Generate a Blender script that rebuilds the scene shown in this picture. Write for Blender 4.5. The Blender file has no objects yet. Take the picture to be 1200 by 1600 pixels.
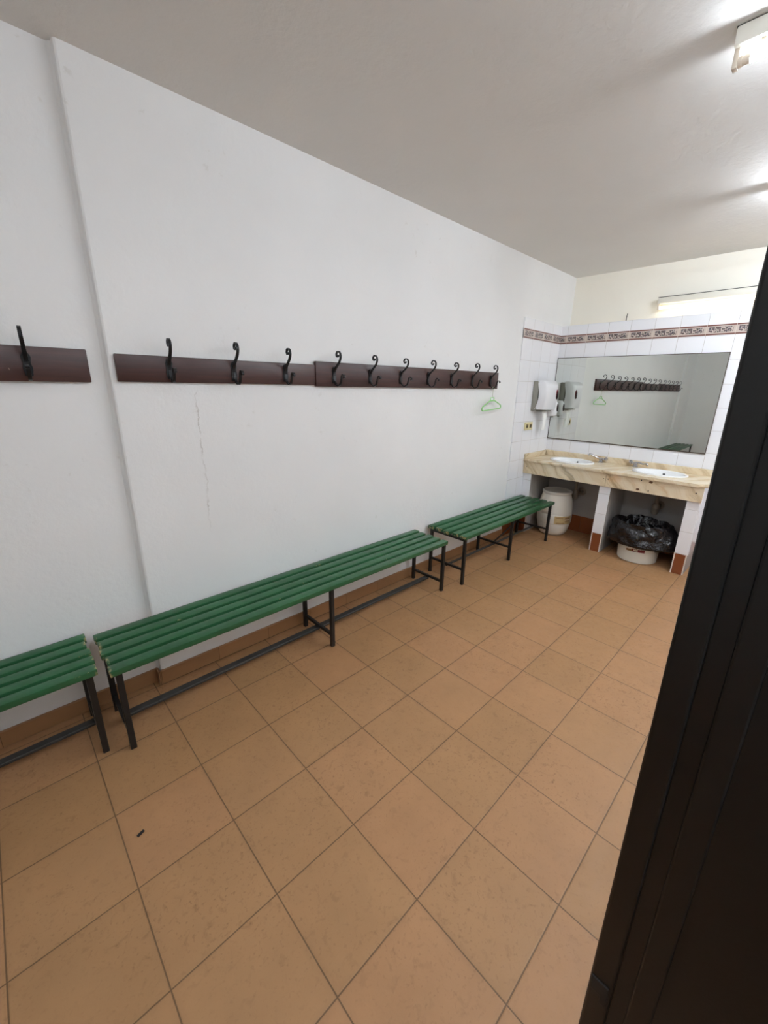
import bpy, bmesh, math, random
from mathutils import Vector, Matrix, noise
random.seed(7)
SC = bpy.context.scene
COL = SC.collection
PI = math.pi

# ------------------------------------------------------------------ materials
def lin(r, g, b):
    f = lambda c: (c/255/12.92) if c/255 <= .04045 else ((c/255+.055)/1.055)**2.4
    return (f(r), f(g), f(b), 1)

class NB:
    """small node-building helper"""
    def __init__(s, name):
        s.m = bpy.data.materials.new(name); s.m.use_nodes = True
        s.nt = s.m.node_tree; s.b = s.nt.nodes['Principled BSDF']
    def n(s, t, **kw):
        o = s.nt.nodes.new(t)
        for k, v in kw.items(): setattr(o, k, v)
        return o
    def link(s, a, b): s.nt.links.new(a, b)
    def put(s, sock, v):
        if hasattr(v, 'is_output'): s.link(v, sock)
        else: sock.default_value = v
    def math(s, op, a, b=None, c=None, clamp=False):
        o = s.n('ShaderNodeMath', operation=op); o.use_clamp = clamp
        for i, v in enumerate((a, b, c)):
            if v is not None: s.put(o.inputs[i], v)
        return o.outputs[0]
    def coord(s, which='Object'):
        return s.n('ShaderNodeTexCoord').outputs[which]
    def sep(s, v):
        o = s.n('ShaderNodeSeparateXYZ'); s.link(v, o.inputs[0]); return o.outputs
    def comb(s, x, y, z):
        o = s.n('ShaderNodeCombineXYZ')
        for i, v in enumerate((x, y, z)): s.put(o.inputs[i], v)
        return o.outputs[0]
    def noise(s, vec, scale, detail=3, rough=.5, dist=0):
        o = s.n('ShaderNodeTexNoise'); s.link(vec, o.inputs['Vector'])
        o.inputs['Scale'].default_value = scale; o.inputs['Detail'].default_value = detail
        o.inputs['Roughness'].default_value = rough; o.inputs['Distortion'].default_value = dist
        return o.outputs['Fac']
    def mix(s, f, a, b, mode='MIX'):
        o = s.n('ShaderNodeMix', data_type='RGBA', blend_type=mode)
        s.put(o.inputs[0], f); s.put(o.inputs[6], a); s.put(o.inputs[7], b)
        return o.outputs[2]
    def ramp(s, f, *stops):
        o = s.n('ShaderNodeValToRGB'); s.link(f, o.inputs[0])
        e = o.color_ramp.elements
        while len(e) < len(stops): e.new(.5)
        for i, (p, c) in enumerate(stops):
            e[i].position = p; e[i].color = c if len(c) == 4 else (*c, 1)
        return o.outputs[0]
    def rng(s, v, a, b, c=0., d=1., smooth=False):
        o = s.n('ShaderNodeMapRange'); s.put(o.inputs[0], v)
        if smooth: o.interpolation_type = 'SMOOTHSTEP'
        for i, x in enumerate((a, b, c, d)): o.inputs[i+1].default_value = x
        return o.outputs[0]
    def bump(s, h, strength=.2, dist=.01):
        o = s.n('ShaderNodeBump'); s.link(h, o.inputs['Height'])
        o.inputs['Strength'].default_value = strength; o.inputs['Distance'].default_value = dist
        s.link(o.outputs[0], s.b.inputs['Normal'])
    def col(s, v): s.put(s.b.inputs['Base Color'], v); return s
    def set(s, **kw):
        for k, v in kw.items(): s.put(s.b.inputs[k.replace('_', ' ')], v)
        return s

def plain(name, c, rough=.5, metal=0., spec=.5, var=0., vscale=8., bump=0., bscale=60.):
    k = NB(name); co = k.coord()
    if var:
        f = k.rng(k.noise(co, vscale), .3, .7, 1-var, 1+var*.4)
        k.col(k.mix(1., c, k.comb(f, f, f), 'MULTIPLY'))
    else: k.col(c)
    k.set(Roughness=rough, Metallic=metal, Specular_IOR_Level=spec)
    if bump: k.bump(k.noise(co, bscale, 4), bump, .004)
    return k.m

def plaster(name, c, crack=False, bs=.26, scale=42):
    k = NB(name); co = k.coord()
    f = k.rng(k.noise(co, 1.3, 4), .3, .7, .965, 1.015)
    base = k.mix(1., c, k.comb(f, f, f), 'MULTIPLY')
    if crack:
        X, Y, Z = k.sep(co)
        wob = k.math('MULTIPLY', k.math('SUBTRACT', k.noise(co, 7, 5, .65), .5), .10)
        d = k.math('ABSOLUTE', k.math('SUBTRACT', k.math('ADD', X, wob), 1.062))
        line = k.rng(d, .0012, .0035, 1, 0)
        m = k.math('MULTIPLY', line, k.rng(Z, .80, 1.0, 0, 1))
        m = k.math('MULTIPLY', m, k.rng(Z, 1.55, 1.62, 1, 0))
        m = k.math('MULTIPLY', m, k.rng(k.noise(co, 11, 2), .40, .58, .08, .42))
        base = k.mix(m, base, lin(150, 140, 125))
        # old flaked patches and trowel marks above the benches
        p = k.math('MULTIPLY', k.rng(k.noise(co, 20, 4, .7), .63, .70), k.rng(k.noise(co, 2.0, 2), .52, .62))
        base = k.mix(k.math('MULTIPLY', p, .22), base, lin(190, 185, 170))
    k.col(base); k.set(Roughness=.72, Specular_IOR_Level=.25)
    h = k.math('ADD', k.math('MULTIPLY', k.noise(co, scale, 5, .6), 1.), k.math('MULTIPLY', k.noise(co, scale*.2, 3), .9))
    k.bump(h, bs, .006)
    return k.m

def tile_mat(name, axis, u0, du, z0, dz, c, grout, gw=.0016, rough=.12, var=.03):
    k = NB(name); co = k.coord(); s = k.sep(co)
    u = s['XYZ'.index(axis)]; z = s[2]
    def edge(v, o, d):
        q = k.math('DIVIDE', k.math('SUBTRACT', v, o), d)
        f = k.math('FRACT', q)
        return k.math('MULTIPLY', k.math('MINIMUM', f, k.math('SUBTRACT', 1., f)), d), k.math('FLOOR', q)
    eu, iu = edge(u, u0, du); ez, iz = edge(z, z0, dz)
    e = k.math('MINIMUM', eu, ez)
    g = k.rng(e, gw*.5, gw*1.2, 1, 0)
    w = k.n('ShaderNodeTexWhiteNoise'); k.link(k.comb(iu, iz, 3.3), w.inputs['Vector'])
    f = k.rng(w.outputs['Value'], 0, 1, 1-var, 1+var*.3)
    cc = k.mix(1., c, k.comb(f, f, f), 'MULTIPLY')
    k.col(k.mix(g, cc, grout))
    k.set(Roughness=k.rng(g, 0, 1, rough, .8), Specular_IOR_Level=.5)
    k.bump(k.rng(e, 0, gw*2.2, 0, 1), .35, .002)
    return k.m

def floor_mat():
    k = NB('terracotta_floor_tile'); co = k.coord(); X, Y, Z = k.sep(co); T = .33
    def edge(v):
        q = k.math('DIVIDE', v, T); f = k.math('FRACT', q)
        return k.math('MULTIPLY', k.math('MINIMUM', f, k.math('SUBTRACT', 1., f)), T), k.math('FLOOR', q)
    ex, ix = edge(X); ey, iy = edge(Y)
    e = k.math('MINIMUM', ex, ey)
    wig = k.math('MULTIPLY', k.math('SUBTRACT', k.noise(co, 60, 2), .5), .0012)
    g = k.rng(k.math('ADD', e, wig), .0014, .0026, 1, 0)
    w = k.n('ShaderNodeTexWhiteNoise'); k.link(k.comb(ix, iy, 1.7), w.inputs['Vector'])
    v = w.outputs['Value']
    base = k.ramp(v, (0., lin(163, 123, 84)), (.5, lin(167, 126, 87)), (1., lin(171, 127, 89)))
    cloud = k.rng(k.noise(co, 5, 4, .6), .3, .7, .93, 1.05)
    base = k.mix(1., base, k.comb(cloud, cloud, cloud), 'MULTIPLY')
    # rustic speckle: small darker pits, denser on some tiles
    sp = k.rng(k.noise(co, 80, 2, .55), .58, .72)
    sp2 = k.rng(k.noise(co, 32, 3, .6, .6), .56, .70)
    dens = k.rng(k.noise(co, 2.2, 2), .35, .65, .2, 1.)
    m = k.math('MULTIPLY', k.math('ADD', k.math('MULTIPLY', sp, .45), k.math('MULTIPLY', sp2, .38)), dens)
    base = k.mix(m, base, lin(112, 76, 46))
    # grime beside the joints
    gr = k.math('MULTIPLY', k.rng(e, .0, .02, .22, 0), k.rng(k.noise(co, 3.5, 3), .4, .7))
    base = k.mix(gr, base, lin(105, 78, 52))
    k.col(k.mix(k.math('MULTIPLY', g, .82), base, lin(88, 66, 42)))
    k.set(Roughness=k.rng(k.noise(co, 30, 3), .3, .7, .42, .58), Specular_IOR_Level=.4)
    h = k.math('ADD', k.math('MULTIPLY', k.noise(co, 90, 4, .6), .6), k.rng(e, .001, .005, 0, 1.2))
    k.bump(h, .28, .003)
    return k.m

def border_mat(name, axis, u0, z0, h):
    """decorated border: cream ground, two brown lines, scroll motifs repeating every 0.21 m"""
    k = NB(name); co = k.coord(); s = k.sep(co); u = s['XYZ'.index(axis)]
    P = .2105
    q = k.math('FRACT', k.math('DIVIDE', k.math('SUBTRACT', u, u0), P))
    t = k.math('DIVIDE', k.math('SUBTRACT', s[2], z0), h)
    ground = lin(198, 182, 172)
    uq = k.math('MULTIPLY', q, P)
    v = k.comb(uq, k.math('MULTIPLY', t, h), 0.)
    vor = k.n('ShaderNodeTexVoronoi', feature='F1'); k.link(v, vor.inputs['Vector']); vor.inputs['Scale'].default_value = 66
    vor.inputs['Randomness'].default_value = .55
    blob = k.rng(vor.outputs['Distance'], .50, .62, .92, 0)
    hue = k.ramp(k.noise(v, 26, 1), (.35, lin(44, 58, 74)), (.5, lin(92, 70, 74)), (.62, lin(52, 74, 70)), (.7, lin(150, 104, 92)))
    side = k.rng(k.math('ABSOLUTE', k.math('SUBTRACT', q, .5)), .405, .425, 1, 0)
    band = k.rng(k.math('ABSOLUTE', k.math('SUBTRACT', t, .5)), .25, .29, 1, 0)
    m = k.math('MULTIPLY', k.math('MULTIPLY', blob, side), band)
    ln = k.rng(k.math('ABSOLUTE', k.math('SUBTRACT', k.math('ABSOLUTE', k.math('SUBTRACT', t, .5)), .42)), .045, .065, 1, 0)
    c = k.mix(m, ground, hue)
    c = k.mix(ln, c, lin(110, 66, 58))
    sepm = k.rng(k.math('ABSOLUTE', k.math('SUBTRACT', q, .5)), .488, .494)
    c = k.mix(sepm, c, lin(214, 200, 190))
    k.col(c); k.set(Roughness=.2)
    return k.m

def marble_mat(name, ang=35, axis='y'):
    k = NB(name); co = k.coord(); s = k.sep(co)
    n1 = k.noise(co, 3.2, 5, .6)
    # veins leaning along y as z (or x) grows
    a = k.math('ADD', k.math('MULTIPLY', s[1], 1.0), k.math('MULTIPLY', s[2], -.85))
    a = k.math('ADD', a, k.math('MULTIPLY', s[0], .45))
    a = k.math('ADD', a, k.math('MULTIPLY', k.math('SUBTRACT', n1, .5), .22))
    st = k.noise(k.comb(a, k.math('MULTIPLY', s[2], .12), k.math('MULTIPLY', s[0], .12)), 13, 5, .6)
    c = k.ramp(st, (.26, lin(150, 124, 94)), (.36, lin(200, 178, 144)), (.47, lin(222, 204, 172)), (.62, lin(230, 216, 190)), (.78, lin(216, 196, 164)))
    dk = k.noise(k.comb(a, k.math('MULTIPLY', s[2], .1), 4.), 8, 4, .55)
    c = k.mix(k.rng(dk, .60, .67, 0, .6), c, lin(118, 96, 72))
    c = k.mix(k.math('MULTIPLY', k.rng(k.noise(co, 7, 3), .6, .7), .35), c, lin(214, 160, 108))
    k.col(c); k.set(Roughness=.22)
    return k.m

def green_mat():
    k = NB('green_gloss_paint'); co = k.coord(); g = k.sep(k.coord('Generated'))
    f = k.rng(k.noise(co, 6, 4), .3, .7, .86, 1.1)
    c = k.mix(1., lin(35, 88, 52), k.comb(f, f, f), 'MULTIPLY')
    d = k.math('MULTIPLY', k.math('MINIMUM', g[0], k.math('SUBTRACT', 1., g[0])), 2.3)
    chip = k.math('MULTIPLY', k.rng(d, .002, .012, 1, 0), k.rng(k.noise(co, 45, 3, .6), .50, .58))
    ed = k.math('MULTIPLY', k.rng(k.math('MINIMUM', g[1], k.math('SUBTRACT', 1., g[1])), .02, .07, 1, 0), k.rng(k.noise(co, 14, 5, .7), .66, .70))
    ed = k.math('MULTIPLY', ed, k.rng(g[2], .7, .85))
    c = k.mix(k.math('MAXIMUM', chip, k.math('MULTIPLY', ed, .8)), c, lin(178, 160, 116))
    k.col(c); k.set(Roughness=k.rng(k.noise(co, 30, 3), .3, .7, .28, .42), Specular_IOR_Level=.5)
    wood = k.noise(k.comb(k.math('MULTIPLY', k.sep(co)[0], .08), k.sep(co)[1], k.sep(co)[2]), 90, 3)
    k.bump(wood, .12, .002)
    return k.m

def wood_mat():
    k = NB('dark_brown_varnished_wood'); co = k.coord(); s = k.sep(co)
    gr = k.noise(k.comb(k.math('MULTIPLY', s[0], .06), s[1], s[2]), 70, 4, .6, .4)
    c = k.ramp(gr, (.3, lin(50, 25, 20)), (.6, lin(66, 35, 29)), (.8, lin(76, 42, 34)))
    spk = k.rng(k.noise(co, 55, 2), .77, .79, 0, .7)
    c = k.mix(spk, c, lin(150, 130, 115))
    k.col(c); k.set(Roughness=.38); k.bump(gr, .1, .002)
    return k.m

def bag_mat():
    k = NB('black_bin_liner_plastic'); co = k.coord()
    k.col(lin(15, 12, 15)); k.set(Roughness=.17, Specular_IOR_Level=.55)
    h = k.math('ADD', k.noise(co, 13, 3, .5, 1.6), k.math('MULTIPLY', k.noise(co, 34, 2, .5, .8), .2))
    k.bump(h, .75, .03)
    return k.m

def emit(name, c, s):
    k = NB(name); k.col((.9, .9, .9, 1)); k.set(Emission_Color=c, Emission_Strength=s); return k.m

def door_mat():
    k = NB('black_painted_metal'); co = k.coord()
    f = k.rng(k.noise(co, 3, 4), .3, .7, .8, 1.15)
    k.col(k.mix(1., lin(10, 9, 9), k.comb(f, f, f), 'MULTIPLY'))
    k.set(Roughness=.36, Specular_IOR_Level=.42); k.bump(k.noise(co, 160, 3), .05, .002)
    return k.m

M = {}
M['wall'] = plaster('white_wall_paint', lin(238, 238, 237), crack=True)
M['wall2'] = plaster('cream_wall_paint', lin(246, 241, 228), bs=.25)
M['ceil'] = plaster('ceiling_paint', lin(226, 224, 220), bs=.45, scale=30)
M['floor'] = floor_mat()
M['skirt'] = tile_mat('skirting_tile', 'X', .36, .33, -1, 5, lin(160, 118, 80), lin(112, 82, 54), gw=.0015, rough=.4, var=.08)
M['skirty'] = tile_mat('skirting_tile_across', 'Y', 0, .33, -1, 5, lin(160, 118, 80), lin(112, 82, 54), gw=.0015, rough=.4, var=.08)
WT, GR = lin(243, 243, 246), lin(186, 180, 174)
M['tile_end'] = tile_mat('white_glazed_tile_end', 'Y', -.07, .2105, 1.9, .208, WT, GR)
M['tile_left'] = tile_mat('white_glazed_tile_side', 'X', 4.279, .2125, 1.9, .208, WT, GR)
M['tile_pillar'] = tile_mat('white_glazed_tile_pillar', 'X', 4.2, 5., .2, .21, WT, GR)
M['brown'] = tile_mat('brown_glazed_tile', 'Y', -.07, .155, -1, 5, lin(134, 74, 42), lin(92, 54, 34), rough=.25, var=.12)
M['brownx'] = tile_mat('brown_glazed_tile_side', 'X', 4.285, .155, -1, 5, lin(134, 74, 42), lin(92, 54, 34), rough=.25, var=.12)
M['greyface'] = plain('plain_grey_surface', lin(168, 163, 158), .8, var=.12, vscale=4, bump=.2, bscale=50)  # even grey under the counter, darker than the white tiles
M['trimw'] = plain('white_corner_strip', lin(222, 212, 200), .35)
M['border_end'] = border_mat('decorated_border_end', 'Y', -.066, 2.108, .088)
M['border_left'] = border_mat('decorated_border_side', 'X', 4.285, 2.108, .088)
M['marble'] = marble_mat('cream_veined_marble')
M['green'] = green_mat()
M['black'] = plain('black_painted_steel', lin(24, 24, 24), .42, var=.2, vscale=25)
M['worn'] = plain('scuffed_black_steel', lin(50, 49, 47), .5, var=.35, vscale=18)
M['iron'] = plain('black_wrought_iron', lin(20, 20, 22), .38, metal=.3, bump=.3, bscale=90)
M['screw'] = plain('bright_screw', lin(200, 195, 185), .3, metal=.9)
M['wood'] = wood_mat()
M['hanger'] = plain('light_green_plastic', lin(150, 214, 132), .35)
M['wire'] = plain('pale_wire', lin(176, 186, 158), .35, metal=.6)
k_ = NB('silvered_glass'); k_.col((.70, .725, .685, 1)); k_.set(Metallic=1., Roughness=.012); M['mirror'] = k_.m
M['mframe'] = plain('dark_mirror_edge', lin(74, 62, 52), .45)
M['ceramic'] = plain('white_ceramic', lin(240, 240, 240), .08)
M['chrome'] = plain('chrome', lin(190, 190, 194), .12, metal=1.)
M['dark'] = plain('dark_hole', lin(30, 26, 24), .6)
M['rust'] = plain('rust_brown_spot', lin(96, 66, 36), .6)
M['disp'] = plain('white_dispenser_plastic', lin(228, 228, 230), .28)
M['dispg'] = plain('grey_dispenser_plastic', lin(150, 148, 138), .45)
M['red'] = plain('red_plastic', lin(120, 24, 34), .3)
M['smoke'] = plain('smoked_window_plastic', lin(44, 22, 26), .15)
M['paper'] = plain('white_paper', lin(246, 246, 244), .8)
M['ivory'] = plain('ivory_plastic', lin(222, 210, 164), .4)
M['ivoryd'] = plain('brown_ivory_plastic', lin(140, 122, 74), .4)
M['drum'] = plain('white_drum_plastic', lin(226, 220, 208), .38, var=.05, vscale=5)
M['drumlid'] = plain('grey_white_lid_plastic', lin(206, 198, 186), .4)
M['label'] = plain('beige_paper_label', lin(192, 166, 118), .6, var=.15, vscale=30)
M['labeld'] = plain('brown_print', lin(140, 104, 62), .6)
M['labelw'] = plain('pale_print', lin(226, 216, 196), .6)
M['bucket'] = plain('white_bucket_plastic', lin(226, 224, 214), .35)
M['bag'] = bag_mat()
M['pvc'] = plain('old_grey_pipe', lin(142, 130, 116), .5, var=.2, vscale=20)
M['door'] = door_mat()
M['batten'] = plain('white_enamelled_steel', lin(226, 222, 210), .35)
M['holder'] = plain('cream_lampholder', lin(222, 208, 190), .45)
TC = (.88, .97, 1.08, 1)
M['tubew'] = emit('fluorescent_tube_warm', (1., .86, .62, 1), 4.2)

# ------------------------------------------------------------------ mesh helpers
def bm_new(): return bmesh.new()

def box(bm, x0, x1, y0, y1, z0, z1, bev=0., seg=2):
    x0, x1 = sorted((x0, x1)); y0, y1 = sorted((y0, y1)); z0, z1 = sorted((z0, z1))
    t = bmesh.new()
    v = [t.verts.new((x, y, z)) for x in (x0, x1) for y in (y0, y1) for z in (z0, z1)]
    for f in ((0, 1, 3, 2), (4, 6, 7, 5), (0, 4, 5, 1), (2, 3, 7, 6), (0, 2, 6, 4), (1, 5, 7, 3)):
        t.faces.new([v[i] for i in f])
    if bev:
        bmesh.ops.bevel(t, geom=list(t.edges), offset=bev, segments=seg, affect='EDGES', profile=.5)
    merge(bm, t)

def merge(bm, t, mat=None):
    if mat is not None: bmesh.ops.transform(t, matrix=mat, verts=t.verts)
    mp = {v: bm.verts.new(v.co) for v in t.verts}
    for f in t.faces:
        try: bm.faces.new([mp[v] for v in f.verts])
        except ValueError: pass
    t.free()

def prism(bm, poly, z0, z1):
    a = [bm.verts.new((x, y, z0)) for x, y in poly]; b = [bm.verts.new((x, y, z1)) for x, y in poly]
    n = len(poly)
    bm.faces.new(a[::-1]); bm.faces.new(b)
    for i in range(n): bm.faces.new((a[i], a[(i+1) % n], b[(i+1) % n], b[i]))

def catmull(pts, sub=6):
    P = [Vector(p) for p in pts]; P = [2*P[0]-P[1]] + P + [2*P[-1]-P[-2]]
    out = []
    for i in range(1, len(P)-2):
        for j in range(sub):
            t = j/sub; p0, p1, p2, p3 = P[i-1:i+3]
            out.append(.5*((2*p1)+(-p0+p2)*t+(2*p0-5*p1+4*p2-p3)*t*t+(-p0+3*p1-3*p2+p3)*t**3))
    out.append(P[-2]); return out

def tube(bm, pts, r, seg=10, caps=True):
    P = [Vector(p) for p in pts]; n = len(P)
    T = [(P[min(i+1, n-1)]-P[max(i-1, 0)]).normalized() for i in range(n)]
    up = Vector((0, 0, 1)) if abs(T[0].z) < .9 else Vector((1, 0, 0))
    N = T[0].cross(up).normalized(); rings = []
    for i in range(n):
        N = (N-T[i]*N.dot(T[i])).normalized(); B = T[i].cross(N)
        rr = r[i] if isinstance(r, (list, tuple)) else r
        rings.append([bm.verts.new(P[i]+rr*(math.cos(a)*N+math.sin(a)*B)) for a in [2*PI*k/seg for k in range(seg)]])
    for i in range(n-1):
        for k in range(seg):
            bm.faces.new((rings[i][k], rings[i][(k+1) % seg], rings[i+1][(k+1) % seg], rings[i+1][k]))
    if caps: bm.faces.new(rings[0][::-1]); bm.faces.new(rings[-1])

def bar(bm, a, b, w, h):
    """square bar from a to b, w across (horizontal) and h high"""
    a, b = Vector(a), Vector(b); t = (b-a).normalized()
    up = Vector((0, 0, 1)) if abs(t.z) < .95 else Vector((0, 1, 0))
    s = t.cross(up).normalized(); u = s.cross(t)
    v = []
    for p in (a, b):
        for i, j in ((-1, -1), (1, -1), (1, 1), (-1, 1)):
            v.append(bm.verts.new(p+s*w/2*i+u*h/2*j))
    for f in ((0, 3, 2, 1), (4, 5, 6, 7), (0, 1, 5, 4), (1, 2, 6, 5), (2, 3, 7, 6), (3, 0, 4, 7)):
        bm.faces.new([v[i] for i in f])

def lathe(bm, prof, c, seg=48, sx=1., sy=1., fn=None):
    rings = []
    for r, z in prof:
        if r <= 1e-6: rings.append([bm.verts.new((c[0], c[1], c[2]+z))]); continue
        ring = []
        for k in range(seg):
            a = 2*PI*k/seg; x, y, zz = r*math.cos(a)*sx, r*math.sin(a)*sy, z
            if fn: x, y, zz = fn(a, x, y, zz)
            ring.append(bm.verts.new((c[0]+x, c[1]+y, c[2]+zz)))
        rings.append(ring)
    for i in range(len(rings)-1):
        A, B = rings[i], rings[i+1]
        for k in range(seg):
            k2 = (k+1) % seg
            if len(A) == 1 and len(B) == 1: continue
            if len(A) == 1: bm.faces.new((A[0], B[k2], B[k]))
            elif len(B) == 1: bm.faces.new((A[k], A[k2], B[0]))
            else: bm.faces.new((A[k], A[k2], B[k2], B[k]))

def cyl(bm, a, b, r, seg=20): tube(bm, [a, b], r, seg)

def ribbon(bm, pts, w, t):
    """flat iron bar bent in the (n, z) plane; n points away from the wall (-y)"""
    P = [Vector((p[0], p[1], 0)) for p in pts]; n = len(P); rings = []
    for i in range(n):
        T = (P[min(i+1, n-1)]-P[max(i-1, 0)]).normalized(); N = Vector((-T.y, T.x, 0))
        ww = w[i] if isinstance(w, list) else w; tt = t[i] if isinstance(t, list) else t
        q = [P[i]+N*tt/2, P[i]-N*tt/2]
        rings.append([bm.verts.new((-ww/2, -q[0].x, q[0].y)), bm.verts.new((ww/2, -q[0].x, q[0].y)),
                      bm.verts.new((ww/2, -q[1].x, q[1].y)), bm.verts.new((-ww/2, -q[1].x, q[1].y))])
    for i in range(n-1):
        for k in range(4): bm.faces.new((rings[i][k], rings[i][(k+1) % 4], rings[i+1][(k+1) % 4], rings[i+1][k]))
    bm.faces.new(rings[0][::-1]); bm.faces.new(rings[-1])

def wloc(o):
    v = Vector((0, 0, 0))
    while o is not None: v = v+o.location; o = o.parent
    return v

def obj(name, bm, mat, parent=None, smooth=False, at=None):
    """link one mesh object; mesh given in world coordinates, origin moved to the parent's base"""
    org = wloc(parent) if parent is not None else Vector(at or (0, 0, 0))
    bmesh.ops.translate(bm, verts=bm.verts, vec=-org)
    bmesh.ops.recalc_face_normals(bm, faces=bm.faces)
    me = bpy.data.meshes.new(name); bm.to_mesh(me); bm.free()
    me.materials.append(mat)
    if smooth:
        for p in me.polygons: p.use_smooth = True
        try: me.set_sharp_from_angle(angle=math.radians(38))
        except Exception: pass
    o = bpy.data.objects.new(name, me); COL.objects.link(o)
    if parent is not None: o.parent = parent
    else: o.location = org
    return o

def thing(name, label, cat, loc=(0, 0, 0), group=None):
    o = bpy.data.objects.new(name, None); COL.objects.link(o); o.location = loc
    o.empty_display_size = .05
    o['label'] = label; o['category'] = cat
    if group: o['group'] = group
    return o

def tag(o, label, cat, group=None):
    o['label'] = label; o['category'] = cat
    if group: o['group'] = group
    return o

def struct(name, bm, mat, label=None, cat=None, smooth=False):
    o = obj(name, bm, mat, smooth=smooth); o['kind'] = 'structure'
    o['label'] = label; o['category'] = cat
    return o

# ------------------------------------------------------------------ room shell
XN, XE, XB, YR, ZC = -2.06, 5.125, 5.34, -3.02, 2.81     # near wall, tiled end wall, wall behind it, right wall, ceiling
WM, WR, XS, XS2 = .012, .055, .70, -1.15                   # main and recessed faces of the left wall, the two steps

b = bm_new(); box(b, XN-.1, XB+.1, YR-.1, .2, -.1, 0)
struct('floor', b, M['floor'], 'terracotta coloured square tile floor with thin dark joints', 'floor')
b = bm_new(); box(b, XN-.1, XB+.1, YR-.1, .2, ZC, ZC+.1)
struct('ceiling', b, M['ceil'], 'plain off-white rough plastered ceiling', 'ceiling')
b = bm_new()
prism(b, [(XS, .2), (XS, WM+.01), (XS+.003, WM+.003), (XS+.01, WM), (XB+.1, WM), (XB+.1, .2)], 0, ZC)
struct('wall_left', b, M['wall'], 'long white plastered wall with a hairline crack, from the step to the tiles', 'wall')
b = bm_new(); prism(b, [(XS2, .2), (XS2, WR), (XS-.012, WR), (XS, WR-.012), (XS, .2)], 0, ZC)
struct('wall_recess', b, M['wall'], 'recessed white plastered wall section left of the vertical step', 'wall')
b = bm_new(); box(b, XN-.1, XS2, WM, .2, 0, ZC)
struct('wall_rear', b, M['wall'], 'white plastered wall section seen only in the mirror', 'wall')
b = bm_new(); box(b, XN-.1, XN, YR, WM, 0, ZC)
struct('wall_near', b, M['wall'], 'plain white wall at the end of the room seen only in the mirror', 'wall')
b = bm_new(); box(b, XN-.1, XB+.1, YR-.1, YR, 0, ZC)
struct('wall_right', b, M['wall'], 'plain white wall behind the black door', 'wall')
b = bm_new(); box(b, XB, XB+.1, YR, WM, 0, ZC)
struct('wall_back', b, M['wall2'], 'brightly lit cream wall strip above the tiled wall', 'wall')
b = bm_new(); box(b, XE, XB, YR, WM, 0, 2.295, .004, 1)
struct('wall_end', b, M['tile_end'], 'white square tiled wall carrying the mirror, stopping short of the ceiling', 'wall')
# tiled return on the left wall
b = bm_new(); box(b, 4.285, XE, .004, WM+.005, .2, 2.295)
struct('trim_1', b, M['tile_left'], 'white tiled strip of the left wall next to the mirror', 'wall tiles')
b = bm_new(); box(b, 4.285, 5.119, .001, .012, 2.108, 2.196)
struct('trim_2', b, M['border_left'], 'short decorated border strip on the left wall', 'border tiles')
b = bm_new(); box(b, 5.119, XE+.01, YR, .001, 2.108, 2.196)
struct('trim_3', b, M['border_end'], 'decorated border strip with scroll motifs running above the mirror', 'border tiles')
b = bm_new(); box(b, 4.285, XE, .003, WM+.005, 0, .2)
struct('trim_4', b, M['brownx'], 'brown tile skirting on the left wall below the white tiles', 'skirting')
b = bm_new(); box(b, 5.117, XE+.01, YR, .002, 0, .195)
struct('trim_5', b, M['brown'], 'brown tile skirting along the mirror wall under the counter', 'skirting')
b = bm_new(); box(b, 5.119, XE+.01, -1.66, 0, .195, .832)
struct('trim_6', b, M['greyface'], 'plain grey wall surface under the counter', 'wall surface')
# skirting tiles
b = bm_new(); box(b, XS-.004, 4.285, 0, WM+.005, 0, .086, .003, 1)
struct('baseboard_left', b, M['skirt'], 'terracotta skirting tiles along the left wall', 'baseboard')
b = bm_new(); box(b, XS2, XS-.004, WR-.012, WR+.005, 0, .084, .003, 1); box(b, XS-.016, XS-.004, .003, WR-.012, 0, .084)
struct('baseboard_recess', b, M['skirt'], 'terracotta skirting tiles along the recessed wall section left of the step', 'baseboard')
b = bm_new(); box(b, XN, XS2, 0, WM+.005, 0, .086)
struct('baseboard_rear', b, M['skirt'], 'terracotta skirting tiles at the far rear of the left wall', 'baseboard')
b = bm_new(); box(b, XN-.005, XN+.012, YR, 0, 0, .086)
struct('baseboard_near', b, M['skirty'], 'terracotta skirting tiles on the near wall', 'baseboard')
b = bm_new(); box(b, XN, XE, YR-.005, YR+.012, 0, .086)
struct('baseboard_right', b, M['skirt'], 'terracotta skirting tiles along the right wall', 'baseboard')

# ------------------------------------------------------------------ black door, standing open at the right
d = bpy.data.objects.new('door_1', None); COL.objects.link(d)
DX, DT, DB = .81, -2.1395, -2.1665                  # face plane, free edge at the top and at the bottom
d.location = (DX, DB, 0)
d['kind'] = 'structure'; d['label'] = 'black metal door leaf standing open along the right edge'; d['category'] = 'door'
def lean(bm):                                        # the leaf hangs slightly out of plumb
    for v in bm.verts: v.co.y += (DT-DB)*v.co.z/2.05
def dpart(name, parts, mat):
    b = bm_new()
    for p in parts: box(b, *p)
    lean(b); return obj(name, b, mat, d)
YH = YR+.035
dpart('panel', [(DX+.006, DX+.04, DB-.012, YH+.0, .01, 2.05, .002, 1)], M['door'])
dpart('edge_strip', [(DX-.004, DX+.044, DB-.0335, DB, .01, 2.05, .004, 3)], M['door'])
dpart('panel_rib', [(DX+.001, DX+.008, DB-.085, DB-.055, .01, 2.05, .003, 2)], M['door'])
dpart('latch', [(DX-.007, DX, DB-.029, DB-.002, .684, .714, .002, 2), (DX-.007, DX, DB-.029, DB-.019, .668, .69, .002, 2)], M['dark'])
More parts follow.
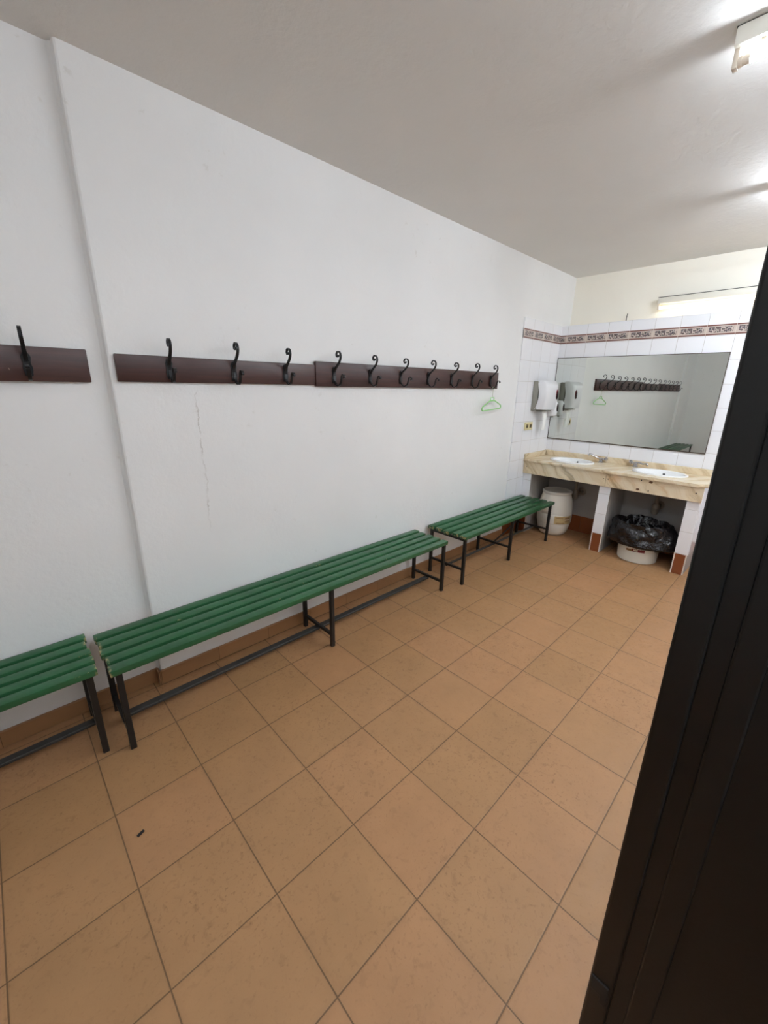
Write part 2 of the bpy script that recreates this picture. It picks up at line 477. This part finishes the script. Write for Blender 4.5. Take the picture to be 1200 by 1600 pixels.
dpart('hinge', [(DX-.004, DX+.05, YH-.03, YH, .3, .4), (DX-.004, DX+.05, YH-.03, YH, 1.7, 1.8)], M['black'])

# ------------------------------------------------------------------ benches
def bench(name, label, x0, x1, yb, yf, zt, legs, gap, long_w, zc, diag=False):
    root = thing(name, label, 'bench', ((x0+x1)/2, (yb+yf)/2, 0), 'green slatted benches along the wall')
    W = (yb-yf-4*gap)/5; th = .03
    jit = [0, .004, -.003, .006, 0]
    for k in range(5):
        y = yb-k*(W+gap); b = bm_new(); j = jit[k]
        box(b, x0+j, x1-jit[(k+2) % 5], y-W, y, zt-th, zt, .004, 2)
        obj('slat', b, M['green'], root, True)
    for y in (yb-.03, yf+.025):
        b = bm_new(); box(b, x0+.012, x1-.012, y-.013, y+.013, zt-th-.006, zt-th); obj('frame_rail', b, M['black'], root)
    for i, lx in enumerate(legs):
        for y in (yb-.03, yf+.025):
            b = bm_new(); box(b, lx-.0125, lx+.0125, y-.0125, y+.0125, 0, zt-th-.004, .002, 1); obj('leg', b, M['black'], root)
        b = bm_new(); box(b, lx-.009, lx+.009, yf+.03, yb-.035, zc, zc+.018); obj('cross_bar', b, M['black'], root)
        b = bm_new(); box(b, lx-.012, lx+.012, yf+.03, yb-.035, zt-th-.02, zt-th-.001); obj('cross_bar', b, M['black'], root)
    ym = (yb+yf)/2
    b = bm_new(); box(b, legs[0], legs[-1], ym-long_w/2, ym+long_w/2, zc-.016, zc-.0005, .002, 1); obj('long_rail', b, M['worn'], root)
    if diag:
        b = bm_new(); bar(b, (legs[1]+.012, ym, zc+.01), (legs[2]-.012, ym, zt-th-.03), .011, .011); obj('brace', b, M['black'], root)
    return root
bench('bench', 'green slatted bench cut off by the left edge of the photo', -1.82, .405, .035, -.318, .445, [-1.78, -.70, .37], .023, .04, .074)
bench('bench', 'long green slatted bench in the middle under the coat racks', .435, 2.76, -.012, -.38, .445, [.467, 1.613, 2.735], .0235, .042, .076)
bench('bench', 'short green slatted bench farthest away, beside the marble counter', 2.93, 4.575, -.018, -.43, .448, [2.955, 3.725, 4.525], .027, .02, .13, True)

# ------------------------------------------------------------------ coat racks
def hook_meshes():
    """wrought-iron double hook, origin on the board face at the plate centre"""
    b = bm_new()
    # upper arm, ending in an open scroll
    up = [(.004, -.008), (.008, .016), (.020, .037), (.042, .056), (.062, .078), (.071, .102), (.065, .123), (.049, .132), (.034, .125), (.030, .111), (.038, .101), (.048, .105), (.048, .113)]
    c = catmull(up, 6); n = len(c)
    ribbon(b, c, [.015-.004*i/n for i in range(n)], [.0068-.001*i/n for i in range(n)])
    lo = [(.004, -.006), (.008, -.034), (.022, -.056), (.044, -.065), (.065, -.056), (.075, -.034), (.080, -.012), (.091, -.001), (.104, -.006), (.107, -.017), (.099, -.020)]
    c = catmull(lo, 5); n = len(c)
    ribbon(b, c, .013, [.007-.002*i/n for i in range(n)])
    p = bm_new()
    pts = [(-.012, -.050), (.012, -.050), (.016, -.02), (.012, .0), (.016, .025), (.008, .042), (0, .048), (-.008, .042), (-.016, .025), (-.012, 0), (-.016, -.02)]
    a = [p.verts.new((x, 0, z)) for x, z in pts]; c2 = [p.verts.new((x, -.006, z)) for x, z in pts]
    p.faces.new(a); p.faces.new(c2[::-1])
    for i in range(len(pts)): p.faces.new((a[i], a[(i+1) % len(pts)], c2[(i+1) % len(pts)], c2[i]))
    s = bm_new(); lathe(s, [(0, .0035), (.003, .003), (.0045, 0)], (0, 0, 0), 10)
    bmesh.ops.transform(s, matrix=Matrix.Translation((0, -.006, -.034)) @ Matrix.Rotation(PI/2, 4, 'X'), verts=s.verts)
    return b, p, s
def coat_rack(label, x0, x1, z0, z1, yw, th, hooks):
    root = thing('coat_rack', label, 'coat rack', ((x0+x1)/2, yw, z0), 'coat racks on the left wall')
    b = bm_new(); box(b, x0, x1, yw-th, yw, z0, z1, .004, 2); obj('board', b, M['wood'], root, True)
    first = None
    for hx in hooks:
        loc = Vector((hx, yw-th, 1.687))-root.location
        if coat_rack.proto is None:
            mb, mp, ms = hook_meshes()
            h = obj('hook', mb, M['iron'], None, True); p = obj('backplate', mp, M['iron'], None); s = obj('screw', ms, M['screw'], None, True)
            p.parent = h; s.parent = h; coat_rack.proto = h
        else:
            h = coat_rack.proto.copy(); COL.objects.link(h)
            for ch in coat_rack.proto.children:
                c = ch.copy(); COL.objects.link(c); c.parent = h
        h.parent = root; h.location = loc
        h.rotation_euler = (0, 0, math.radians(random.uniform(-5, 5)))
        h.scale = (1, 1, random.uniform(.96, 1.04))
coat_rack.proto = None
coat_rack('brown board with hooks at the far left, on the recessed wall', XS2+.03, .632, 1.617, 1.752, WR, .022, [-.81, -.50, -.195, .115, .426])
coat_rack('narrow brown board with three hooks, right of the wall step', .725, 1.785, 1.622, 1.741, WM, .018, [.946, 1.265, 1.575])
coat_rack('longest brown board with seven hooks, reaching towards the mirror', 1.785, 3.872, 1.614, 1.762, WM, .024, [1.921, 2.23, 2.531, 2.842, 3.14, 3.441, 3.735])

# ------------------------------------------------------------------ green hanger on the last hook
hx, hy, hz = 3.737, -.054, 1.622
root = thing('coat_hanger', 'light green plastic coat hanger hanging from the last hook', 'coat hanger', (hx, hy, hz))
def hp(s, z, a=math.radians(5), r=math.radians(2.5)):
    # s along the hanger, z below the hook; rolled a little so the left end sits lower
    s2, z2 = s*math.cos(r)-z*math.sin(r)*.4, z*math.cos(r)+s*math.sin(r)
    return (hx+s2*math.cos(a), hy+s2*math.sin(a)+.004, hz+z2)
b = bm_new()
w = [(0, -.085), (0, -.045), (.004, -.03), (.015, -.012), (.012, .006), (0, .012), (-.011, .006), (-.014, -.006)]
tube(b, catmull([hp(s, z) for s, z in w], 5), .0018, 8); obj('wire_hook', b, M['wire'], root, True)
b = bm_new()
for sg in (-1, 1):
    tube(b, catmull([hp(sg*s, z) for s, z in [(0, -.112), (.03, -.112), (.06, -.119), (.15, -.152), (.178, -.165), (.185, -.178), (.177, -.193), (.16, -.195)]], 4), .0055, 8)
tube(b, [hp(s, -.195) for s in (-.165, 0, .165)], .0055, 8)
obj('hanger_frame', b, M['hanger'], root, True)
b = bm_new()
q = [Vector(hp(s, z)) for s, z in ((-.034, -.116), (-.032, -.086), (.032, -.086), (.034, -.116))]
tube(b, [q[0], q[1], q[2], q[3], q[0]], .004, 8); obj('neck_loop', b, M['hanger'], root, True)

# ------------------------------------------------------------------ marble counter
root = thing('washbasin_counter', 'cream veined marble counter with apron on tiled supports', 'counter', (4.86, -.85, 0))
YE = -1.70; ZT = .862
BAS = [(4.862, -.425), (4.862, -1.265)]; AX, AY = .172, .232
b = bm_new()
c0 = 4.588
poly = [(5.115, .002), (c0, .002), (c0, YE+.07)]+[(c0+.07-.07*math.cos(a), YE+.07-.07*math.sin(a)) for a in [PI/2*k/6 for k in range(1, 7)]]+[(5.115, YE)]
prism(b, poly, .832, ZT)
bmesh.ops.bevel(b, geom=[e for e in b.edges if all(v.co.x < 4.7 for v in e.verts) and abs(e.verts[0].co.z-e.verts[1].co.z) < .001], offset=.009, segments=3, affect='EDGES')
top = obj('worktop', b, M['marble'], root)
cb = bm_new()
for cx, cy in BAS: lathe(cb, [(0, -.2), (.93, -.2), (.93, .2), (0, .2)], (cx, cy, ZT), 48, AX, AY)
cut = obj('cutter', cb, M['dark'])
md = top.modifiers.new('holes', 'BOOLEAN'); md.object = cut; md.operation = 'DIFFERENCE'; md.solver = 'EXACT'
bpy.context.view_layer.update()
me = bpy.data.meshes.new_from_object(top.evaluated_get(bpy.context.evaluated_depsgraph_get()))
top.modifiers.clear(); top.data = me; me.name = 'worktop'
me.materials.clear(); me.materials.append(M['marble'])
for p in me.polygons: p.material_index = 0
bpy.data.objects.remove(cut)
for y0, y1 in ((.002, -.8815), (-.8835, YE+.03)):
    b = bm_new(); box(b, 4.606, 4.627, y0, y1, .70, .832, .0015, 1); obj('apron', b, M['marble'], root)
b = bm_new(); box(b, 5.097, 5.117, -.018, YE, ZT, .922, .002, 1); obj('backsplash', b, M['marble'], root)
b = bm_new(); box(b, 4.595, 5.117, .003, -.017, ZT, .918, .002, 1); obj('side_splash', b, M['marble'], root)
for y, z, r, mt in [(-.038, .777, .0055, 'dark'), (-.861, .776, .0055, 'dark'), (-.903, .779, .0055, 'dark'), (-1.19, .818, .0055, 'dark'), (-1.262, .729, .006, 'dark'), (-1.62, .776, .006, 'dark')]:
    b = bm_new(); cyl(b, (4.6052, y, z), (4.609, y, z), r, 14); obj('screw_cap', b, M[mt], root)
for y, z, ry, rz in [(-1.269, .812, .016, .011), (-1.174, .728, .015, .010)]:
    b = bm_new(); n0 = 18
    ring = [(4.6056, y+ry*math.cos(2*PI*k/n0)*(1+.2*math.sin(3*k)), z+rz*math.sin(2*PI*k/n0)*(1+.2*math.cos(2*k))) for k in range(n0)]
    v0 = [b.verts.new(p) for p in ring]; v1 = [b.verts.new((p[0]+.003, p[1], p[2])) for p in ring]
    b.faces.new(v0); b.faces.new(v1[::-1])
    for k in range(n0): b.faces.new((v0[k], v0[(k+1) % n0], v1[(k+1) % n0], v1[k]))
    obj('rust_stain', b, M['rust'], root)

# tiled supports
def pillar(label, y0, y1, face_trims):
    r = thing('counter_pillar', label, 'pillar', (4.87, (y0+y1)/2, 0), 'white tiled pillars under the counter')
    b = bm_new(); box(b, 4.636, XE-.009, y0, y1, .0, .831); obj('grey_core', b, M['greyface'], r)
    b = bm_new(); box(b, 4.628, 4.637, y0, y1, .196, .831, .001, 1)
    if len(face_trims) == 2 and y1 < -1.6: box(b, 4.637, XE-.009, y1-.006, y1, .196, .831)
    obj('tile_facing', b, M['tile_pillar'], r)
    b = bm_new(); box(b, 4.631, XE-.009, y0-.001, y1+.001, 0, .196); obj('brown_foot', b, M['brownx'], r)
    for y in face_trims:
        b = bm_new(); box(b, 4.6275, 4.634, y-.005, y+.005, 0, .2, .001, 1); obj('corner_strip', b, M['trimw'], r)
pillar('tiled pillar against the left wall, behind the white drum', .0025, -.094, (-.089,))
pillar('tiled pillar between the drum and the bucket', -.832, -.935, (-.836, -.931))
pillar('tiled pillar at the right end of the counter, by the door', -1.566, -1.664, (-1.57, -1.66))

# basins
def basin(label, cx, cy):
    r = thing('washbasin', label, 'washbasin', (cx, cy, ZT), 'oval basins set in the marble')
    b = bm_new()
    prof = [(.925, -.03), (.925, .0), (1.0, .0), (1.005, .007), (.985, .013), (.93, .0145), (.88, .010), (.85, -.006), (.81, -.05), (.70, -.095), (.48, -.125), (.2, -.137), (.09, -.14),
            (.09, -.15), (.3, -.15), (.55, -.138), (.76, -.105), (.86, -.06), (.9, -.03)]
    lathe(b, prof, (cx, cy, ZT), 56, AX, AY); obj('bowl', b, M['ceramic'], r, True)
    b = bm_new(); lathe(b, [(0, -.1385), (.02, -.137), (.026, -.1395)], (cx, cy, ZT), 24); obj('drain', b, M['chrome'], r, True)
    # overflow hole on the far slope of the bowl
    t = bmesh.new(); lathe(t, [(.0, .002), (.0085, .002), (.0085, .0), (.0, 0)], (0, 0, 0), 20)
    mt = Matrix.Translation((cx+AX*.822, cy-.012, ZT-.026)) @ Matrix.Rotation(math.radians(-80), 4, 'Y')
    b = bm_new(); merge(b, t, mt); obj('overflow_hole', b, M['dark'], r, True)
    t = bmesh.new(); lathe(t, [(.0085, .0035), (.0125, .0025), (.013, 0)], (0, 0, 0), 20)
    b = bm_new(); merge(b, t, mt); obj('overflow_ring', b, M['chrome'], r, True)
basin('white oval basin on the left, nearer the towel dispenser', *BAS[0])
basin('white oval basin on the right, above the bucket', *BAS[1])

# taps
def tap(label, x, y, dy, lift):
    r = thing('tap', label, 'tap', (x, y, ZT), 'chrome taps between the basins')
    b = bm_new(); lathe(b, [(0, .0), (.027, 0), (.027, .006), (.02, .012), (.017, .03), (.018, .045), (.012, .052), (0, .053)], (x, y, ZT), 24); obj('tap_body', b, M['chrome'], r, True)
    b = bm_new()
    tube(b, catmull([(x, y, ZT+.03), (x-.012, y+dy*.03, ZT+.05), (x-.03, y+dy*.075, ZT+lift*.8), (x-.042, y+dy*.105, ZT+lift), (x-.047, y+dy*.115, ZT+lift-.004), (x-.048, y+dy*.118, ZT+lift-.02)], 5), .0085, 12)
    obj('spout', b, M['chrome'], r, True)
    b = bm_new(); tube(b, [(x, y, ZT+.028), (x+.004, y-dy*.036, ZT+.04)], .009, 12); obj('valve_stem', b, M['chrome'], r, True)
    b = bm_new(); t = bmesh.new(); lathe(t, [(0, -.014), (.014, -.013), (.021, -.006), (.022, .006), (.016, .016), (0, .018)], (0, 0, 0), 12)
    merge(b, t, Matrix.Translation((x+.005, y-dy*.048, ZT+.044)) @ Matrix.Rotation(math.radians(75)*dy, 4, 'X')); obj('knob', b, M['chrome'], r, True)
tap('chrome tap with raised spout to the right of the left basin', 5.045, -.665, 1, .085)
tap('chrome tap at the near left of the right basin', 5.06, -1.0, -1, .052)

# waste pipes under the counter
def waste(label, cx, cy, fy, fz):
    r = thing('waste_pipe', label, 'pipe', (cx, cy, fz-.07), 'waste pipes under the basins')
    b = bm_new(); cyl(b, (cx, cy, .712), (cx, cy, fz-.02), .016, 16); obj('down_pipe', b, M['pvc'], r, True)
    b = bm_new(); lathe(b, [(0, -.09), (.024, -.088), (.033, -.07), (.034, -.03), (.038, -.025), (.038, .0), (.03, .02), (.018, .03), (.018, .05)], (cx, cy, fz), 24); obj('bottle_trap', b, M['pvc'], r, True)
    b = bm_new(); tube(b, catmull([(cx+.02, cy, fz-.005), (cx+.06, cy+(fy-cy)*.4, fz), (XE-.06, fy, fz), (XE-.006, fy, fz)], 5), .017, 14); obj('outlet_pipe', b, M['pvc'], r, True)
    b = bm_new(); t = bmesh.new(); lathe(t, [(.017, .0), (.044, 0), (.046, .006), (.036, .014), (.019, .018)], (0, 0, 0), 24)
    merge(b, t, Matrix.Translation((XE-.0055, fy, fz)) @ Matrix.Rotation(-PI/2, 4, 'Y')); obj('wall_flange', b, M['pvc'], r, True)
waste('grey waste pipe with bottle trap behind the white drum', 5.045, -.452, -.50, .49)
waste('grey waste pipe with bottle trap behind the bin liner', 5.04, -1.262, -1.275, .50)

# ------------------------------------------------------------------ mirror
root = thing('wall_mirror', 'large rectangular mirror on the tiled wall above the basins', 'mirror', (XE, -.77, 1.06))
b = bm_new(); box(b, 5.1165, 5.121, -.003, -1.539, 1.066, 1.958); obj('glass', b, M['mirror'], root)
b = bm_new()
box(b, 5.1145, 5.1245, .001, -1.543, 1.956, 1.962); box(b, 5.114, 5.1245, .001, -1.543, 1.056, 1.067)
box(b, 5.1145, 5.1245, .001, -.004, 1.06, 1.96); box(b, 5.1145, 5.1245, -1.538, -1.543, 1.06, 1.96)
obj('frame', b, M['mframe'], root)

# ------------------------------------------------------------------ paper towel dispenser
root = thing('towel_dispenser', 'white paper towel dispenser on the tiles left of the mirror', 'dispenser', (4.76, 0, 1.39))
x0, x1 = 4.61, 4.955
b = bm_new(); box(b, x0+.004, x1-.004, .003, -.06, 1.392, 1.70, .006, 2); obj('back_body', b, M['dispg'], root, True)
b = bm_new(); rows = []
for i in range(13):
    t = i/12; z = 1.405+t*.303
    inset = .055+.022*math.sin(PI*min(1, max(0, (t-.08)/.8)))-(.015 if t < .08 else 0)   # where the cover's side edge sits, from the wall
    dep = .142+.022*math.sin(PI*(.12+.8*t))-(.03*max(0, (t-.9)/.1))
    ring = []
    for k in range(15):
        s = -1+2*k/14
        e = 1-abs(s)**5
        ring.append(((x0+x1)/2+s*(x1-x0)/2*(.985+.015*e), .004-inset-(dep-inset)*(e**.6 if e > 0 else 0), z))
    rows.append(ring)
def skin(b, rows, close=True):
    V = [[b.verts.new(p) for p in r] for r in rows]
    for i in range(len(V)-1):
        for k in range(len(V[0])-1): b.faces.new((V[i][k], V[i][k+1], V[i+1][k+1], V[i+1][k]))
    if close:
        b.faces.new(V[0]); b.faces.new(V[-1][::-1])
        b.faces.new([r[0] for r in V]+[V[-1][-1]]+[r[-1] for r in V[-2::-1]]) if False else None
skin(b, rows); obj('front_cover', b, M['disp'], root, True)
def oval(b, cx, y, cz, rx, rz, th=.004, n=20):
    a = [b.verts.new((cx+rx*math.cos(2*PI*k/n), y, cz+rz*math.sin(2*PI*k/n))) for k in range(n)]
    c = [b.verts.new((cx+rx*math.cos(2*PI*k/n)*.85, y-th, cz+rz*math.sin(2*PI*k/n)*.9)) for k in range(n)]
    b.faces.new(a); b.faces.new(c[::-1])
    for k in range(n): b.faces.new((a[k], a[(k+1) % n], c[(k+1) % n], c[k]))
b = bm_new(); oval(b, 4.86, -.142, 1.565, .024, .056, .021); obj('window_surround', b, M['red'], root, True)
b = bm_new(); oval(b, 4.86, -.148, 1.555, .022, .044, .019); obj('level_window', b, M['smoke'], root, True)
b = bm_new(); box(b, x0+.06, x1-.06, -.02, -.10, 1.383, 1.393); obj('towel_slot', b, M['dispg'], root)
b = bm_new(); rows = []
for i in range(9):
    t = i/8; z = 1.392-t*.215
    rows.append([(4.80+.105*s+.012*t, -.068-.012*math.sin(3*t)+.006*math.cos(9*s+2*t), z+.006*s) for s in [k/8-.5 for k in range(9)]])
back = [[(x, y+.0015, z) for x, y, z in r] for r in rows]
skin(b, rows, False); skin(b, back, False); obj('hanging_towel', b, M['paper'], root, True)

# soap dispenser beside it
root = thing('soap_dispenser', 'small white soap dispenser half hidden between the towel dispenser and mirror', 'dispenser', (5.02, 0, 1.32))
cx = 5.035
b = bm_new(); lathe(b, [(0, 0), (.7, .0), (.92, .012), (1, .05), (.97, .11), (.85, .15), (.6, .168), (0, .172)], (cx, -.048, 1.325), 28, .056, .062); obj('soap_body', b, M['disp'], root, True)
b = bm_new(); box(b, cx-.03, cx+.03, .003, -.03, 1.33, 1.47, .004, 2); obj('wall_plate', b, M['dispg'], root, True)
b = bm_new(); oval(b, cx, -.100, 1.415, .018, .044, .012); obj('soap_window', b, M['smoke'], root, True)
b = bm_new(); cyl(b, (cx, -.06, 1.328), (cx, -.06, 1.305), .011, 14); obj('nozzle', b, M['dispg'], root, True)

# power socket
root = thing('power_socket', 'ivory double power socket on the tiles below the towel dispenser', 'socket', (4.6, .004, 1.225))
b = bm_new(); box(b, 4.515, 4.685, .004, -.008, 1.183, 1.268, .003, 2); obj('cover_plate', b, M['ivory'], root, True)
for cx in (4.56, 4.64):
    b = bm_new(); box(b, cx-.024, cx+.024, -.007, -.010, 1.203, 1.248, .002, 1); obj('socket_insert', b, M['ivoryd'], root)
    b = bm_new(); cyl(b, (cx, -.009, 1.225), (cx, -.0105, 1.225), .014, 16); obj('socket_hole', b, M['dark'], root)

# ------------------------------------------------------------------ white drum under the counter
cx, cy = 4.868, -.318
root = thing('plastic_drum', 'white plastic drum with a beige label under the counter', 'drum', (cx, cy, 0))
b = bm_new()
lathe(b, [(0, .004), (.118, 0), (.138, .010), (.158, .045), (.175, .105), (.180, .138), (.180, .146), (.184, .150), (.187, .158), (.189, .21), (.189, .256), (.1865, .260), (.1885, .264), (.187, .30), (.180, .37), (.168, .43), (.152, .475), (.146, .487), (.15, .49), (.15, .492), (.0, .492)], (cx, cy, 0), 64)
obj('drum_body', b, M['drum'], root, True)
b = bm_new(); lathe(b, [(.149, .478), (.158, .482), (.160, .508), (.154, .514), (.142, .514), (.137, .504), (.12, .502), (0, .502)], (cx, cy, 0), 56); obj('screw_lid', b, M['drumlid'], root, True)
def patch(a0, a1, z0, z1, r, mat, name, parent):
    b = bm_new(); n = 16; R = []
    for rr in (r, r+.0012):
        R.append([[b.verts.new((cx+rr*math.cos(a0+(a1-a0)*k/n), cy+rr*math.sin(a0+(a1-a0)*k/n), z)) for k in range(n+1)] for z in (z0, z1)])
    for k in range(n): b.faces.new((R[1][0][k], R[1][0][k+1], R[1][1][k+1], R[1][1][k]))
    for j in (0, 1):
        for k in range(n): b.faces.new((R[0][j][k], R[0][j][k+1], R[1][j][k+1], R[1][j][k]))
    return obj(name, b, mat, parent, True)
A0 = math.radians(205)
lab = patch(A0, A0+1.15, .158, .250, .1885, M['label'], 'drum_label', root)
patch(A0+.62, A0+.98, .216, .235, .1895, M['labeld'], 'label_print', lab)
patch(A0+.62, A0+1.05, .204, .211, .1895, M['labelw'], 'label_print', lab)
patch(A0+.10, A0+.50, .228, .235, .1895, M['labeld'], 'label_print', lab)
patch(A0+.66, A0+.98, .194, .200, .1895, M['labeld'], 'label_print', lab)
patch(A0+.66, A0+.98, .180, .186, .1895, M['labeld'], 'label_print', lab)
patch(A0+.10, A0+.60, .167, .174, .1895, M['labeld'], 'label_print', lab)

# ------------------------------------------------------------------ bucket and liner
cx, cy = 4.765, -1.245
root = thing('bucket', 'white plastic bucket standing under the right half of the counter', 'bucket', (cx, cy, 0))
b = bm_new()
lathe(b, [(0, .004), (.165, 0), (.172, .006), (.186, .27), (.194, .272), (.194, .286), (.183, .286), (.168, .012), (0, .01)], (cx, cy, 0), 56); obj('bucket_body', b, M['bucket'], root, True)
lab = patch(math.radians(176), math.radians(212), .12, .152, .1782, M['red'], 'bucket_label', root)
patch(math.radians(160), math.radians(178), .118, .138, .1785, M['labeld'], 'bucket_label', root)
patch(math.radians(181), math.radians(193), .128, .143, .1795, M['labelw'], 'label_print', lab)

def bagfn(a, x, y, z):
    n1 = noise.noise(Vector((math.cos(a)*1.6, math.sin(a)*1.6, z*5)))
    n2 = noise.noise(Vector((math.cos(a)*4.5, math.sin(a)*4.5, z*14+3)))
    r = math.hypot(x, y); k = 1+(.10*n1+.10*n2)*min(1, r/.15)
    tail = max(0, math.cos(a-math.radians(262)))**14*max(0, 1-abs(z-.2)/.16)*.05     # the knotted tail, pulled out to the right
    f = (r*k+tail)/max(r, 1e-6)
    q = min(1, max(0, (r-.19)/.05)); q = q*q*(3-2*q)
    return x*f*(1-.14*q), y*f*(1+.10*q), z+.014*n1+.006*n2
b = bm_new()
prof = [(.0, .05), (.12, .05), (.155, .12), (.165, .24), (.176, .30), (.190, .355), (.210, .388), (.219, .392), (.229, .376), (.242, .335), (.254, .29), (.262, .245), (.264, .205), (.260, .182), (.250, .168), (.238, .164)]
pp = catmull([(r, z, 0) for r, z in prof], 4)
lathe(b, [(p.x, p.y) for p in pp], (cx, cy, 0), 96, 1., 1., bagfn)
bag = obj('bin_liner', b, M['bag'], None, True, at=(cx, cy, .05))
tag(bag, 'crumpled black plastic bin liner draped over the white bucket', 'bin bag')
sm = bag.modifiers.new('thickness', 'SOLIDIFY'); sm.thickness = .0025

# ------------------------------------------------------------------ lights
def batten(label, x, y0, y1, grp, power):
    r = thing('ceiling_light', label, 'light', (x, (y0+y1)/2, ZC), grp)
    b = bm_new(); box(b, x-.032, x+.032, y0, y1, ZC-.056, ZC-.003, .004, 2); obj('lamp_body', b, M['batten'], r, True)
    b = bm_new(); box(b, x-.028, x+.028, y0+.002, y1-.002, ZC-.004, ZC); obj('shadow_gap', b, M['dark'], r)  # dark strip drawn for the shadow line between lamp body and ceiling
    zt = ZC-.094; sg = 1 if y1 > y0 else -1
    for y, s in ((y0, sg), (y1, -sg)):
        b = bm_new(); box(b, x-.014, x+.014, y+s*.002, y+s*.018, zt-.018, ZC-.054, .003, 2); cyl(b, (x, y+s*.018, zt), (x, y+s*.028, zt), .0155, 18)
        obj('lampholder', b, M['holder'], r, True)
    b = bm_new(); cyl(b, (x-.006, y0+sg*.07, ZC-.062), (x-.006, y0+sg*.085, ZC-.062), .009, 12); obj('starter', b, M['holder'], r, True)
    for ya in (y0+sg*.028, y1-sg*.05):
        b = bm_new(); cyl(b, (x, ya, zt), (x, ya+sg*.022, zt), .0132, 20); obj('tube_cap', b, M['holder'], r, True)
    b = bm_new(); cyl(b, (x, y0+sg*.05, zt), (x, y1-sg*.05, zt), .013, 20); obj('fluorescent_tube', b, emit('fluorescent_tube_cool', TC, power), r, True)
G = 'fluorescent battens on the ceiling'
batten('fluorescent batten on the ceiling in the top right corner', 2.392, -1.722, -2.95, G, 100.)
batten('fluorescent batten on the ceiling just outside the right edge, before the mirror wall', 3.93, -1.735, -2.95, G, 200.)
batten('added fluorescent batten on the ceiling, out of view above the black door', .86, -1.735, -2.95, G, 106.)  # added lamp, never in view, to brighten the area near the camera
batten('added fluorescent batten on the ceiling, out of view towards the near wall', -.68, -1.735, -2.95, G, 40.)  # weaker added lamp, unseen, to even out the light on the left
# batten on the wall above the tiled wall
r = thing('wall_light', 'fluorescent batten glowing on the cream wall above the mirror', 'light', (XB, -1.45, 2.43))
y0, y1 = -.862, -2.08
b = bm_new(); box(b, XB-.10, XB-.001, y0, y1, 2.437, 2.492, .004, 2); obj('lamp_body', b, M['batten'], r, True)
b = bm_new(); box(b, XB-.101, XB-.001, y0-.001, y1, 2.4925, 2.496); obj('top_edge', b, M['dark'], r)
for y, s in ((y0, -1), (y1, 1)):
    b = bm_new(); box(b, XB-.079, XB-.049, y, y+s*.016, 2.385, 2.438, .003, 2); obj('lampholder', b, M['holder'], r, True)
b = bm_new(); cyl(b, (XB-.065, y0-.016, 2.405), (XB-.065, y1+.016, 2.405), .013, 20); obj('fluorescent_tube', b, M['tubew'], r, True)
# stub of cable behind the tiled wall
b = bm_new(); tube(b, [(5.30, -.588, 2.295), (5.30, -.586, 2.34), (5.302, -.59, 2.385)], .004, 8)
tag(obj('cable', b, M['dark'], None, True, at=(5.30, -.588, 2.295)), 'short dark cable end rising above the tiled wall', 'cable')
# scrap on the floor
b = bm_new(); t = bmesh.new(); box(t, -.013, .013, -.005, .005, 0, .006, .002, 2)
merge(b, t, Matrix.Translation((.384, -.802, 0)) @ Matrix.Rotation(.35, 4, 'Z'))
tag(obj('scrap', b, M['dark'], None, True, at=(.384, -.802, 0)), 'small black scrap lying on a floor tile in the left foreground', 'scrap')

# ------------------------------------------------------------------ camera
cam = bpy.data.cameras.new('camera'); co = bpy.data.objects.new('camera', cam); COL.objects.link(co)
F_PX = 635.36; yaw, pitch, roll = .802922353, .300737559, -.0178226513
cp, sp = math.cos(pitch), math.sin(pitch)
f = Vector((math.cos(yaw)*cp, math.sin(yaw)*cp, -sp)); rt = f.cross(Vector((0, 0, 1))).normalized(); dn = f.cross(rt)
r2 = math.cos(roll)*rt+math.sin(roll)*dn; d2 = -math.sin(roll)*rt+math.cos(roll)*dn
Rm = Matrix((r2, -d2, -f)).transposed()
co.matrix_world = Matrix.Translation((.26403853, -2.21129691, 1.6243582)) @ Rm.to_4x4()
cam.sensor_fit = 'VERTICAL'; cam.sensor_height = 36; cam.sensor_width = 27; cam.lens = F_PX/1600*36; cam.clip_start = .02
SC.camera = co

w = bpy.data.worlds.new('world'); SC.world = w; w.use_nodes = True
w.node_tree.nodes['Background'].inputs[0].default_value = (0, 0, 0, 1)
SC.cycles.diffuse_bounces = 8; SC.cycles.max_bounces = 14
vs = SC.view_settings; vs.view_transform = 'Standard'; vs.look = 'None'; vs.gamma = 1; vs.exposure = 0.0; vs.use_curve_mapping = False
